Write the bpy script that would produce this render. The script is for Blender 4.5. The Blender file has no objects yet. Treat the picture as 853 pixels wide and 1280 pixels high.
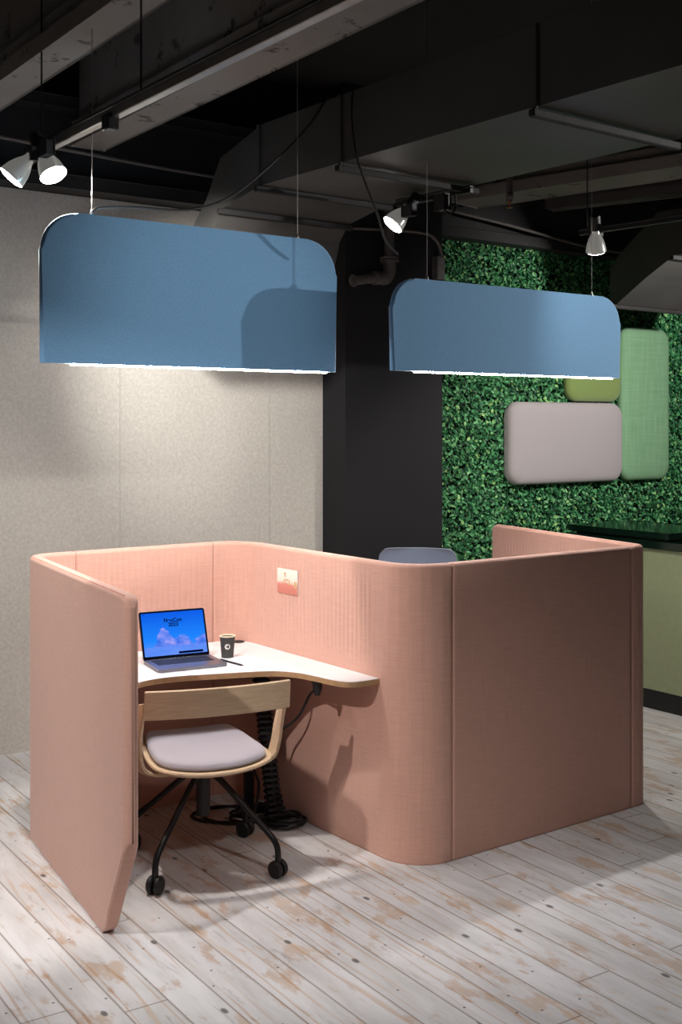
import bpy, bmesh, math, random
from mathutils import Vector, Matrix
random.seed(7)
S = bpy.context.scene
C = S.collection
PI = math.pi
F = 1463.0; CX = 426.5; HY = 530.0; EYE = 1.79
# ---------------------------------------------------------------- camera
cd = bpy.data.cameras.new('camera'); cam = bpy.data.objects.new('camera', cd); C.objects.link(cam)
cam.location = (0, 0, EYE); cam.rotation_euler = (PI/2, 0, 0)
cd.sensor_fit = 'VERTICAL'; cd.sensor_height = 36; cd.sensor_width = 24
cd.lens = 36*F/1280; cd.shift_y = -(640-HY)/1280; cd.clip_start = .05
S.camera = cam
S.view_settings.view_transform = 'Standard'; S.view_settings.look = 'None'
S.view_settings.gamma = 1; S.view_settings.exposure = 0.0
S.view_settings.use_curve_mapping = False

# ---------------------------------------------------------------- plan coordinates
NX, NY = .804, .5946          # booth / wall direction "n"; "m" runs at right angles towards the viewer
def NM(n, m, z=0.0): return Vector((NX*n + NY*m, NY*n - NX*m, z))
def toNM(x, y): return (NX*x + NY*y, NY*x - NX*y)
def W(px, py, z):             # point of a horizontal plane
    D = (z-EYE)*F/(HY-py); return Vector(((px-CX)/F*D, D, z))
def G(px, py, D): return Vector(((px-CX)/F*D, D, EYE+(HY-py)*D/F))
def on_m(px, m):              # n of a sight line on a plane m = const
    k = (px-CX)/F; return -m*(NY+NX*k)/(NX-NY*k)
def on_n(px, n):
    k = (px-CX)/F; return n*(k*NY-NX)/(NY+NX*k)
def Pm(px, py, m):
    n = on_m(px, m); p = NM(n, m); p.z = EYE+(HY-py)*p.y/F; return p
def Pn(px, py, n):
    m = on_n(px, n); p = NM(n, m); p.z = EYE+(HY-py)*p.y/F; return p
ROT = math.atan2(NY, NX)      # yaw of the n direction

# ---------------------------------------------------------------- materials
def srgb(r, g, b):
    f = lambda c: (c/255/12.92) if c/255 <= .04045 else ((c/255+.055)/1.055)**2.4
    return (f(r), f(g), f(b), 1)
class MT:
    def __init__(s, name):
        s.m = bpy.data.materials.new(name); s.m.use_nodes = True
        s.t = s.m.node_tree; s.b = s.t.nodes['Principled BSDF']
    def n(s, typ, **kw):
        nd = s.t.nodes.new(typ)
        for k, v in kw.items():
            if k in nd.inputs: nd.inputs[k].default_value = v
            else: setattr(nd, k, v)
        return nd
    def l(s, a, b): s.t.links.new(a, b)
    def coord(s, kind='Object', scale=(1, 1, 1), rot=(0, 0, 0)):
        tc = s.n('ShaderNodeTexCoord'); mp = s.n('ShaderNodeMapping')
        mp.inputs['Scale'].default_value = scale; mp.inputs['Rotation'].default_value = rot
        s.l(tc.outputs[kind], mp.inputs[0]); return mp.outputs[0]
    def noise(s, vec, scale, detail=4, rough=.5):
        n = s.n('ShaderNodeTexNoise'); n.inputs['Scale'].default_value = scale
        n.inputs['Detail'].default_value = detail; n.inputs['Roughness'].default_value = rough
        s.l(vec, n.inputs['Vector']); return n.outputs['Fac']
    def ramp(s, fac, stops):
        r = s.n('ShaderNodeValToRGB'); e = r.color_ramp.elements
        e[0].position, e[0].color = stops[0]; e[1].position, e[1].color = stops[-1]
        for p, c in stops[1:-1]:
            x = e.new(p); x.color = c
        s.l(fac, r.inputs[0]); return r.outputs[0]
    def mix(s, fac, a, b, mode='MIX'):
        x = s.n('ShaderNodeMix', data_type='RGBA', blend_type=mode)
        for i, v in ((0, fac), (6, a), (7, b)):
            if hasattr(v, 'is_linked'): s.l(v, x.inputs[i])
            else: x.inputs[i].default_value = v
        return x.outputs[2]
    def math(s, op, a, b=0.0):
        x = s.n('ShaderNodeMath', operation=op)
        for i, v in ((0, a), (1, b)):
            if hasattr(v, 'is_linked'): s.l(v, x.inputs[i])
            else: x.inputs[i].default_value = v
        return x.outputs[0]
    def bump(s, h, strength=.3, dist=.01):
        b = s.n('ShaderNodeBump'); b.inputs['Strength'].default_value = strength
        b.inputs['Distance'].default_value = dist; s.l(h, b.inputs['Height'])
        s.l(b.outputs[0], s.b.inputs['Normal'])
    def set(s, col=None, rough=None, metal=None, **kw):
        if col is not None:
            if hasattr(col, 'is_linked'): s.l(col, s.b.inputs['Base Color'])
            else: s.b.inputs['Base Color'].default_value = col
        if rough is not None: s.b.inputs['Roughness'].default_value = rough
        if metal is not None: s.b.inputs['Metallic'].default_value = metal
        for k, v in kw.items(): s.b.inputs[k].default_value = v
        return s
def plain(name, col, rough=.6, metal=0, vary=.12, scale=30, bump=0, kind='Object'):
    t = MT(name); v = t.coord(kind); f = t.noise(v, scale)
    lo = tuple(c*(1-vary) for c in col[:3])+(1,); hi = tuple(min(1, c*(1+vary)) for c in col[:3])+(1,)
    t.set(t.ramp(f, [(.3, lo), (.7, hi)]), rough, metal)
    if bump: t.bump(f, bump, .004)
    return t.m
def emit(name, col, st):
    t = MT(name); t.set((0, 0, 0, 1), .5)
    t.b.inputs['Emission Color'].default_value = col; t.b.inputs['Emission Strength'].default_value = st
    v = t.coord(); f = t.noise(v, 4)
    t.l(t.ramp(f, [(0, tuple(c*.97 for c in col[:3])+(1,)), (1, col)]), t.b.inputs['Emission Color'])
    return t.m

def fabric_mat(name, col, ribs=False):
    t = MT(name); 
    uv = t.coord('UV')
    mp1 = t.n('ShaderNodeMapping'); mp1.inputs['Scale'].default_value = (5, 90, 1); t.l(uv, mp1.inputs[0])
    mp2 = t.n('ShaderNodeMapping'); mp2.inputs['Scale'].default_value = (90, 4, 1); t.l(uv, mp2.inputs[0])
    h = t.noise(mp1.outputs[0], 2.2, 5, .6); v = t.noise(mp2.outputs[0], 1.6, 4, .5)
    big = t.noise(uv, 2.5, 3)
    s = t.math('ADD', t.math('MULTIPLY', h, .65), t.math('MULTIPLY', v, .35))
    lo = tuple(c*.89 for c in col[:3])+(1,); hi = tuple(min(1, c*1.09) for c in col[:3])+(1,)
    colr = t.ramp(s, [(.32, lo), (.68, hi)])
    t.set(colr, .92)
    t.b.inputs['Sheen Weight'].default_value = .25
    wv = t.noise(uv, 600, 2)
    hh = t.math('ADD', t.math('MULTIPLY', s, .5), t.math('MULTIPLY', wv, .25))
    if ribs:
        at = t.n('ShaderNodeAttribute', attribute_name='rib')
        sx = t.n('ShaderNodeSeparateXYZ'); t.l(uv, sx.inputs[0])
        w = t.math('SINE', t.math('MULTIPLY', sx.outputs[0], PI/.03))
        w = t.math('MULTIPLY', t.math('ABSOLUTE', w), at.outputs['Fac'])
        hh = t.math('ADD', hh, t.math('MULTIPLY', w, 1.6))
    t.bump(hh, .35, .006)
    return t.m

M = {}
PINK = srgb(203, 156, 139)
M['pink'] = fabric_mat('pink upholstery fabric', PINK, True)
M['piping'] = plain('pink piping cord', srgb(196, 138, 122), .85, bump=.1)
M['felt_blue'] = None
def felt(name, col, amount=.16, scale=170, bump=.25):
    t = MT(name); v = t.coord()
    a = t.noise(v, scale, 5, .7); b = t.noise(v, 3, 2)
    lo = tuple(c*(1-amount) for c in col[:3])+(1,); hi = tuple(min(1, c*(1+amount)) for c in col[:3])+(1,)
    t.set(t.ramp(a, [(.32, lo), (.68, hi)]), .95); t.b.inputs['Sheen Weight'].default_value = .3
    t.bump(a, bump, .004); return t.m
M['felt_blue'] = felt('blue felt', srgb(112, 160, 200), .12, 150)
M['felt_grey'] = felt('oatmeal felt', srgb(202, 196, 186), .13, 60, .15)
M['cush_grey'] = felt('mauve grey wool', srgb(168, 160, 161), .04, 200, .1)
M['cush_lime'] = felt('olive green wool', srgb(122, 142, 78), .06, 200, .1)
M['cush_seat'] = felt('grey seat fabric', srgb(172, 166, 176), .07, 260, .15)
M['chair_blue'] = felt('blue grey chair fabric', srgb(120, 130, 150), .06, 260, .15)
# mint cushion: cross-woven streaks
t = MT('mint green woven wool'); v = t.coord()
mp = t.n('ShaderNodeMapping'); mp.inputs['Scale'].default_value = (60, 1, 3); t.l(v, mp.inputs[0])
mq = t.n('ShaderNodeMapping'); mq.inputs['Scale'].default_value = (3, 1, 60); t.l(v, mq.inputs[0])
f = t.math('ADD', t.math('MULTIPLY', t.noise(mp.outputs[0], 1.2), .6), t.math('MULTIPLY', t.noise(mq.outputs[0], 1.2), .4))
t.set(t.ramp(f, [(.3, srgb(110, 152, 112)), (.7, srgb(136, 176, 138))]), .95); t.bump(f, .15, .004); M['cush_mint'] = t.m

# white-washed planks
def floor_mat():
    t = MT('white washed worn planks')
    tc = t.n('ShaderNodeTexCoord'); mp = t.n('ShaderNodeMapping')
    mp.inputs['Rotation'].default_value = (0, 0, 0); t.l(tc.outputs['UV'], mp.inputs[0])
    v = mp.outputs[0]
    sx = t.n('ShaderNodeSeparateXYZ'); t.l(v, sx.inputs[0])
    PW = .143
    row = t.math('FLOOR', t.math('DIVIDE', sx.outputs[1], PW))
    fr = t.math('FRACT', t.math('DIVIDE', sx.outputs[1], PW))
    edge = t.math('MINIMUM', fr, t.math('SUBTRACT', 1.0, fr))
    wn = t.n('ShaderNodeTexWhiteNoise', noise_dimensions='1D'); t.l(row, wn.inputs['W'])
    xs = t.math('ADD', sx.outputs[0], t.math('MULTIPLY', wn.outputs['Value'], 7.0))
    xl = t.math('DIVIDE', xs, 4.4); xf = t.math('FRACT', xl)
    xe = t.math('MULTIPLY', t.math('MINIMUM', xf, t.math('SUBTRACT', 1.0, xf)), 4.4/PW)
    gap = t.math('MINIMUM', edge, xe)
    gapm = t.math('LESS_THAN', gap, .007)
    gapsoft = t.ramp(gap, [(0, (1, 1, 1, 1)), (.05, (0, 0, 0, 1))])
    cb = t.n('ShaderNodeCombineXYZ')
    t.l(xs, cb.inputs[0]); t.l(t.math('ADD', sx.outputs[1], t.math('MULTIPLY', row, 3.17)), cb.inputs[1]); t.l(t.math('MULTIPLY', row, 1.7), cb.inputs[2])
    def sc(x, y):
        m_ = t.n('ShaderNodeMapping'); m_.inputs['Scale'].default_value = (x, y, 1); t.l(cb.outputs[0], m_.inputs[0]); return m_.outputs[0]
    base = t.ramp(t.noise(sc(1.2, 6), 2, 5, .6), [(.3, srgb(200, 198, 198)), (.55, srgb(222, 220, 222)), (.75, srgb(230, 229, 232))])
    # per plank tint
    w2 = t.n('ShaderNodeTexWhiteNoise', noise_dimensions='2D'); c2 = t.n('ShaderNodeCombineXYZ')
    t.l(row, c2.inputs[0]); t.l(t.math('FLOOR', xl), c2.inputs[1]); t.l(c2.outputs[0], w2.inputs['Vector'])
    tint = t.ramp(w2.outputs['Value'], [(0, (.88, .87, .86, 1)), (1, (1, 1, 1, 1))])
    base = t.mix(1.0, base, tint, 'MULTIPLY')
    # tan worn patches following the grain
    wear = t.math('MULTIPLY', t.noise(sc(2.8, 6), 1.5, 6, .62), 1.0)
    wm = t.ramp(wear, [(.55, (0, 0, 0, 1)), (.62, (1, 1, 1, 1))])
    grain = t.n('ShaderNodeTexWave', wave_type='BANDS', bands_direction='Y')
    t.l(sc(.55, 5), grain.inputs['Vector']); grain.inputs['Scale'].default_value = 1.1
    grain.inputs['Distortion'].default_value = 11; grain.inputs['Detail'].default_value = 3; grain.inputs['Detail Scale'].default_value = .8
    gm = t.ramp(grain.outputs['Fac'], [(.0, (1, 1, 1, 1)), (.10, (0, 0, 0, 1))])
    pa = t.ramp(t.noise(sc(1, 3), 1.1, 3), [(.47, (0, 0, 0, 1)), (.56, (1, 1, 1, 1))])
    tan = t.ramp(t.noise(sc(1, 2), 3), [(.3, srgb(176, 140, 112)), (.7, srgb(204, 178, 154))])
    wsum = t.math('MINIMUM', t.math('ADD', t.math('MULTIPLY', wm, .62), t.math('MULTIPLY', t.math('MULTIPLY', gm, pa), .6)), 1.0)
    c = t.mix(wsum, base, tan)
    # dirt scratches
    scr = t.ramp(t.noise(sc(4, 30), 1.3, 6, .7), [(.58, (0, 0, 0, 1)), (.72, (1, 1, 1, 1))])
    c = t.mix(t.math('MULTIPLY', scr, .5), c, srgb(128, 116, 108))
    # nail holes and knots
    vo = t.n('ShaderNodeTexVoronoi', voronoi_dimensions='2D'); t.l(sc(1, 1), vo.inputs['Vector']); vo.inputs['Scale'].default_value = 4.6
    vo.inputs['Randomness'].default_value = 1
    dots = t.math('LESS_THAN', vo.outputs['Distance'], .021)
    vo2 = t.n('ShaderNodeTexVoronoi', voronoi_dimensions='2D'); t.l(sc(.7, 1.3), vo2.inputs['Vector']); vo2.inputs['Scale'].default_value = 2.2
    kd = t.ramp(vo2.outputs['Distance'], [(.02, (1, 1, 1, 1)), (.035, (0, 0, 0, 1))])
    c = t.mix(t.math('MULTIPLY', t.math('MAXIMUM', dots, kd), .8), c, srgb(62, 54, 50))
    c = t.mix(t.math('MULTIPLY', gapsoft, .45), c, srgb(150, 122, 98))
    c = t.mix(t.math('MULTIPLY', gapm, .85), c, srgb(70, 60, 54))
    t.set(c, .55); t.b.inputs['Specular IOR Level'].default_value = .3
    t.bump(t.math('SUBTRACT', t.math('MULTIPLY', wear, .3), gapsoft), .35, .004)
    return t.m
M['floor'] = floor_mat()

def chipped(name, base, chip, amt=.6, rough=.7):
    t = MT(name); v = t.coord()
    a = t.noise(v, 5, 8, .75); b = t.noise(v, 1.3, 3)
    m_ = t.ramp(a, [(amt, (0, 0, 0, 1)), (amt+.03, (1, 1, 1, 1))])
    c0 = t.ramp(b, [(.3, tuple(c*.8 for c in base[:3])+(1,)), (.7, tuple(c*1.2 for c in base[:3])+(1,))])
    t.set(t.mix(t.math('MULTIPLY', m_, .8), c0, chip), rough); t.bump(a, .25, .02); return t.m
M['black'] = chipped('flat black paint', srgb(40, 38, 38), srgb(58, 54, 52), .62)
M['blackwall'] = plain('black wall paint', srgb(22, 21, 25), .8, vary=.06, scale=3)
M['duct'] = plain('black painted sheet metal', srgb(62, 60, 58), .55, 0, .16, 2.2, .15)
M['flange'] = chipped('duct flange paint', srgb(30, 28, 28), srgb(60, 56, 54), .62, .75)
M['beam'] = chipped('chipped grey beam paint', srgb(124, 119, 115), srgb(40, 36, 35), .585)
M['slab'] = plain('dark ceiling slab', srgb(40, 38, 37), .85, vary=.2, scale=2, bump=.2)
M['pipe'] = plain('grey painted iron pipe', srgb(92, 87, 86), .5, .2, .15, 20, .1)
M['conduit'] = plain('grey conduit', srgb(110, 104, 100), .5, .3, .1, 20)
M['alu'] = plain('aluminium rail', srgb(170, 165, 160), .35, .7, .12, 14)
M['matteblack'] = plain('matte black plastic', srgb(24, 24, 26), .5, 0, .1, 30)
M['blacksteel'] = plain('black powder coated steel', srgb(22, 22, 24), .35, .3, .08, 30)
M['wire'] = plain('steel wire', srgb(150, 148, 146), .4, .6, .05, 30)
M['chrome'] = plain('silver reflector', srgb(190, 188, 182), .22, .9, .08, 30)
M['white_desk'] = plain('white laminate', srgb(228, 226, 228), .35, 0, .02, 3)
M['ply'] = plain('plywood edge', srgb(170, 134, 98), .6, 0, .12, 60)
t = MT('oak veneer'); v = t.coord('Object', (2, 16, 30)); f = t.noise(v, 4, 6, .6)
t.set(t.ramp(f, [(.3, srgb(196, 168, 136)), (.7, srgb(216, 190, 160))]), .5); M['oak'] = t.m
M['laptop'] = plain('space grey aluminium', srgb(122, 122, 134), .32, .75, .03, 20)
M['keys'] = plain('black keycaps', srgb(22, 22, 34), .5, 0, .1, 60)
M['bezel'] = plain('black glass bezel', srgb(8, 10, 24), .15, 0, .02, 20)
M['navy'] = plain('dark navy print', srgb(4, 10, 44), .6, 0, .02, 20)
M['cup'] = plain('dark grey ribbed paper', srgb(58, 58, 56), .7, 0, .1, 60)
M['lid'] = plain('cream paper cup rim', srgb(226, 214, 190), .6, 0, .04, 20)
M['coffee'] = plain('milky coffee', srgb(196, 164, 122), .4, 0, .1, 40)
M['paperwhite'] = plain('white print', srgb(238, 236, 232), .6, 0, .02, 20)
M['counter'] = felt('sage green laminate', srgb(150, 158, 122), .05, 25, .05)
M['kick'] = plain('black kickboard', srgb(24, 23, 22), .5, 0, .1, 10)
M['glass_green'] = plain('dark green lacquered glass', srgb(10, 32, 22), .08, 0, .05, 2)
M['brass'] = plain('brass', srgb(150, 96, 60), .4, .8, .1, 20)
M['backing'] = plain('dark moss backing', srgb(14, 26, 14), .95, 0, .3, 20)
M['led'] = emit('led diffuser', (1, .98, .97, 1), 175)
t = MT('lit glass bulb'); t.set(srgb(190, 190, 184), .15, .6); t.b.inputs['Emission Color'].default_value = (1, .97, .9, 1); t.b.inputs['Emission Strength'].default_value = .12; M['bulb'] = t.m
M['par'] = emit('glowing lamp lens', (1, .96, .9, 1), 28)
# leaves
t = MT('boxwood leaves'); g = t.n('ShaderNodeNewGeometry')
t.set(t.ramp(g.outputs['Random Per Island'], [(0, srgb(20, 64, 40)), (.35, srgb(42, 110, 66)), (.7, srgb(76, 152, 94)), (.92, srgb(118, 186, 124)), (1, srgb(160, 200, 120))]), .5)
M['leaf'] = t.m
# screen
def screen_mat():
    t = MT('laptop screen picture'); tc = t.n('ShaderNodeTexCoord'); uv = tc.outputs['UV']
    sx = t.n('ShaderNodeSeparateXYZ'); t.l(uv, sx.inputs[0]); x, y = sx.outputs[0], sx.outputs[1]
    sky = t.ramp(y, [(0, srgb(90, 150, 255)), (.35, srgb(30, 135, 255)), (1, srgb(8, 92, 232))])
    n1 = t.noise(uv, 5, 6, .6); n2 = t.noise(uv, 2.2, 3)
    def hill(cx, w, h):
        d = t.math('DIVIDE', t.math('SUBTRACT', x, cx), w); d = t.math('MULTIPLY', d, d)
        return t.math('MULTIPLY', t.math('MAXIMUM', t.math('SUBTRACT', 1.0, d), 0.0), h)
    top = t.math('MAXIMUM', t.math('MAXIMUM', hill(.34, .22, .62), hill(.60, .28, .46)), hill(1.0, .28, .46))
    top = t.math('ADD', top, t.math('MULTIPLY', t.math('SUBTRACT', n1, .5), .38))
    cm = t.ramp(t.math('SUBTRACT', top, y), [(-.0, (0, 0, 0, 1)), (.05, (1, 1, 1, 1))])
    flat = t.math('LESS_THAN', y, .2)
    cc = t.ramp(n1, [(.35, srgb(44, 110, 232)), (.52, srgb(112, 140, 244)), (.66, srgb(168, 164, 246))])
    cm = t.math('MULTIPLY', cm, t.math('SUBTRACT', 1.0, flat))
    col = t.mix(cm, sky, cc)
    low = t.ramp(t.noise(uv, 3), [(.3, srgb(84, 136, 246)), (.7, srgb(110, 152, 250))])
    col = t.mix(flat, col, low)
    t.set((0.0, 0.0, 0.0, 1), .2); t.l(col, t.b.inputs['Emission Color']); t.b.inputs['Emission Strength'].default_value = 1.0
    return t.m
M['screen'] = screen_mat(); M['navy'].node_tree.nodes['Principled BSDF'].inputs['Specular IOR Level'].default_value = 0
t = MT('postcard picture'); uv = t.coord('UV'); sx = t.n('ShaderNodeSeparateXYZ'); t.l(uv, sx.inputs[0])
yy = t.math('ADD', sx.outputs[1], t.math('MULTIPLY', t.noise(uv, 3, 3), .25))
t.set(t.ramp(yy, [(.3, srgb(196, 122, 108)), (.5, srgb(206, 132, 116)), (.62, srgb(238, 214, 200)), (1, srgb(244, 226, 214))]), .5); M['postcard'] = t.m

# ---------------------------------------------------------------- mesh helpers
def link(name, me, mat, parent=None):
    o = bpy.data.objects.new(name, me)
    for m_ in (mat if isinstance(mat, (list, tuple)) else [mat]): me.materials.append(m_)
    C.objects.link(o)
    if parent: o.parent = parent
    return o
def obj(name, bm, mat, parent=None, smooth=True, recalc=True):
    if recalc: bmesh.ops.recalc_face_normals(bm, faces=bm.faces)
    me = bpy.data.meshes.new(name); bm.to_mesh(me); bm.free()
    if smooth:
        for p in me.polygons: p.use_smooth = True
        try: me.set_sharp_from_angle(angle=math.radians(38))
        except Exception: pass
    o = link(name, me, mat, parent)
    if smooth:
        wm = o.modifiers.new('normals', 'WEIGHTED_NORMAL'); wm.keep_sharp = True; wm.weight = 80
    return o
def tag(o, label=None, cat=None, group=None, kind=None):
    for k, v in (('label', label), ('category', cat), ('group', group), ('kind', kind)):
        if v: o[k] = v
    return o
def thing(name, label, cat, loc=(0, 0, 0), rz=0, group=None):
    o = bpy.data.objects.new(name, None); C.objects.link(o); o.empty_display_size = .1
    o.location = loc; o.rotation_euler = (0, 0, rz); return tag(o, label, cat, group)
def struct(name, bm, mat, smooth=False): return tag(obj(name, bm, mat, None, smooth), kind='structure')
def BM(): return bmesh.new()
def box(bm, x0, x1, y0, y1, z0, z1, bev=0, seg=2, mat=None):
    r = bmesh.ops.create_cube(bm, size=1)['verts']
    for v in r: v.co = Vector(((x0+x1)/2+v.co.x*(x1-x0), (y0+y1)/2+v.co.y*(y1-y0), (z0+z1)/2+v.co.z*(z1-z0)))
    if mat is not None:
        for v in r: v.co = mat @ v.co
    if bev:
        es = list({e for v in r for e in v.link_edges})
        bmesh.ops.bevel(bm, geom=es, offset=bev, segments=seg, affect='EDGES', profile=.5)
    return bm
def frame(p, rz): return Matrix.Translation(p) @ Matrix.Rotation(rz, 4, 'Z')
def tube(bm, pts, r, n=10, caps=True):
    pts = [Vector(p) for p in pts]; rs = r if isinstance(r, (list, tuple)) else [r]*len(pts)
    rings = []; prev = None
    for i, p in enumerate(pts):
        d = (pts[min(i+1, len(pts)-1)]-pts[max(i-1, 0)]).normalized()
        if prev is None:
            a = Vector((0, 0, 1)) if abs(d.z) < .9 else Vector((1, 0, 0)); u = d.cross(a).normalized()
        else: u = (prev-d*prev.dot(d)).normalized()
        prev = u; w = d.cross(u)
        rings.append([bm.verts.new(p+(u*math.cos(2*PI*k/n)+w*math.sin(2*PI*k/n))*rs[i]) for k in range(n)])
    for a, b in zip(rings, rings[1:]):
        for k in range(n): bm.faces.new((a[k], a[(k+1) % n], b[(k+1) % n], b[k]))
    if caps: bm.faces.new(rings[0][::-1]); bm.faces.new(rings[-1])
    return bm
def lathe(bm, prof, n=24, mat=Matrix(), caps=True):   # prof: (r, z) along local z
    rings = [[bm.verts.new(mat @ Vector((r*math.cos(2*PI*k/n), r*math.sin(2*PI*k/n), z))) for k in range(n)] for r, z in prof]
    for a, b in zip(rings, rings[1:]):
        for k in range(n): bm.faces.new((a[k], a[(k+1) % n], b[(k+1) % n], b[k]))
    if caps: bm.faces.new(rings[0][::-1]); bm.faces.new(rings[-1])
    return bm
def spline(pts, n=8, closed=False):
    P = [Vector(p) for p in pts]; out = []; L = len(P)
    rng = range(L) if closed else range(L-1)
    for i in rng:
        if closed: a, b, c, d = P[(i-1) % L], P[i], P[(i+1) % L], P[(i+2) % L]
        else: a, b, c, d = P[max(i-1, 0)], P[i], P[i+1], P[min(i+2, L-1)]
        for k in range(n):
            t = k/n
            out.append(.5*((2*b)+(c-a)*t+(2*a-5*b+4*c-d)*t*t+(3*b-a-3*c+d)*t**3))
    if not closed: out.append(P[-1].copy())
    return out
def prism(bm, outline, z0, z1, bev=0, seg=2):
    lo = [bm.verts.new((p[0], p[1], z0)) for p in outline]; hi = [bm.verts.new((p[0], p[1], z1)) for p in outline]
    f1 = bm.faces.new(lo[::-1]); f2 = bm.faces.new(hi); n = len(lo)
    for i in range(n): bm.faces.new((lo[i], lo[(i+1) % n], hi[(i+1) % n], hi[i]))
    if bev:
        bmesh.ops.bevel(bm, geom=list(f1.edges)+list(f2.edges), offset=bev, segments=seg, affect='EDGES', profile=.5)
    return bm
def rrect(w, h, r, n=6, cx=0, cy=0):
    out = []
    for sx, sy, a0 in ((1, 1, 0), (-1, 1, 90), (-1, -1, 180), (1, -1, 270)):
        for k in range(n+1):
            a = math.radians(a0+90*k/n)
            out.append((cx+sx*(w/2-r)+r*math.cos(a), cy+sy*(h/2-r)+r*math.sin(a)))
    return out
def dirmat(p, d):     # local z along d
    d = Vector(d).normalized(); q = Vector((0, 0, 1)).rotation_difference(d)
    return Matrix.Translation(p) @ q.to_matrix().to_4x4()

# ================================================================ SETTING
WM = -6.168
# floor
o0 = W(7, 1110, 0); pd = math.radians(90+33.7)      # plank direction
R = 12
bm = BM(); box(bm, -R, R+2, -6, 16, -.05, 0); uvl = bm.loops.layers.uv.new('UVMap')
for f in bm.faces:
    for l in f.loops:
        q = l.vert.co-o0
        l[uvl].uv = (q.x*math.cos(pd)+q.y*math.sin(pd), -q.x*math.sin(pd)+q.y*math.cos(pd))
struct('floor', bm, M['floor'])
# ceiling slab
bm = BM(); box(bm, -R, R+2, -6, 16, 3.95, 4.05); struct('ceiling', bm, M['slab'])

nC0 = on_m(404, WM); mCF = on_n(432, nC0); nC1 = on_m(553, mCF)
fr = Matrix(((NX, NY, 0, 0), (NY, -NX, 0, 0), (0, 0, 1, 0), (0, 0, 0, 1)))     # nm -> world
def nbox(bm, n0, n1, m0, m1, z0, z1, bev=0):
    return box(bm, n0, n1, m0, m1, z0, z1, bev, 2, fr)
bm = BM(); nbox(bm, -3, nC0, WM-.15, WM-.012, 0, 3.95); struct('wall_back', bm, M['blackwall'])
bm = BM(); nbox(bm, nC0, nC1, WM-.15, mCF, 0, 3.95); struct('wall_column', bm, M['blackwall'])
bm = BM(); nbox(bm, nC1, 14, WM-.15, WM-.012, 0, 3.95); struct('wall_right', bm, M['blackwall'])
# felt panels lining the wall (seams seen at x=150 and x=337)
s1, s2 = on_m(150, WM), on_m(337, WM); wd = s2-s1
cuts = [s1-3*wd, s1-2*wd, s1-wd, s1, s2, nC0-.001]
fb = thing('felt_wall_lining', 'oatmeal felt wall lining in tall seamed sheets behind the booth', 'wall panel', NM(s1, WM))
for a, b in zip(cuts, cuts[1:]):
    bm = BM(); nbox(bm, a+.0012, b-.0012, WM-.012, WM, .0, 3.07)
    p = obj('felt_sheet', bm, M['felt_grey'], None, False); p.parent = fb; p.matrix_parent_inverse = Matrix.Translation(fb.location).inverted()
# living wall
bm = BM(); GX0, GX1 = nC1+.0, 9.6
lw = thing('leaf_wall', 'bright green wall covered in small clipped boxwood leaves', 'living wall', NM(GX0, WM))
bm2 = BM(); nbox(bm2, GX0, GX1, WM-.012, WM+.01, .0, 3.09)
p = obj('backing_board', bm2, M['backing'], None, False); p.parent = lw; p.matrix_parent_inverse = Matrix.Translation(lw.location).inverted()
ver, fac = [], []
NL = 54000
rnd = random.random
for i in range(NL):
    n = GX0+.02+rnd()*(8.6-GX0); z = .03+rnd()*3.05
    d = .012+rnd()*.05
    sz = .008+rnd()*.009
    nv = (Vector((random.gauss(0, .55), 1, random.gauss(.25, .55)))).normalized()   # local: x=n, y=out (m), z=up
    a = rnd()*2*PI
    u = nv.cross(Vector((math.cos(a), 0, math.sin(a)))).normalized(); w = nv.cross(u)
    c = Vector((n, WM+d, z))
    b = len(ver)
    pts = [c-w*sz*1.2, c-w*sz*.3+u*sz*.8, c+w*sz*.7+u*sz*.6, c+w*sz*1.3, c+w*sz*.7-u*sz*.6, c-w*sz*.3-u*sz*.8]
    fold = nv*sz*.35
    for k, q in enumerate(pts):
        if k in (1, 2, 4, 5): q = q+fold
        ver.append(fr @ q)
    fac += [(b, b+1, b+2, b+3), (b, b+3, b+4, b+5)]
me = bpy.data.meshes.new('leaves'); me.from_pydata(ver, [], fac)
lv = link('leaves', me, M['leaf']); lv.parent = lw; lv.matrix_parent_inverse = Matrix.Translation(lw.location).inverted(); lv['kind'] = 'stuff'

def adopt(o, par):      # parent without moving geometry given in world coordinates
    o.parent = par; bpy.context.view_layer.update(); o.matrix_parent_inverse = par.matrix_world.inverted(); return o
def wobj(name, bm, mat, par, smooth=True): return adopt(obj(name, bm, mat, None, smooth), par)

# girder over the wall
bm = BM(); nbox(bm, -3, 14, WM+.0, WM+.16, 3.075, 3.15, .008); nbox(bm, -3, 14, WM, WM+.07, 3.15, 3.5); nbox(bm, -3, 14, WM+.0, WM+.2, 3.5, 3.56, .008)
struct('trim_1', bm, M['black'], True)
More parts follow.
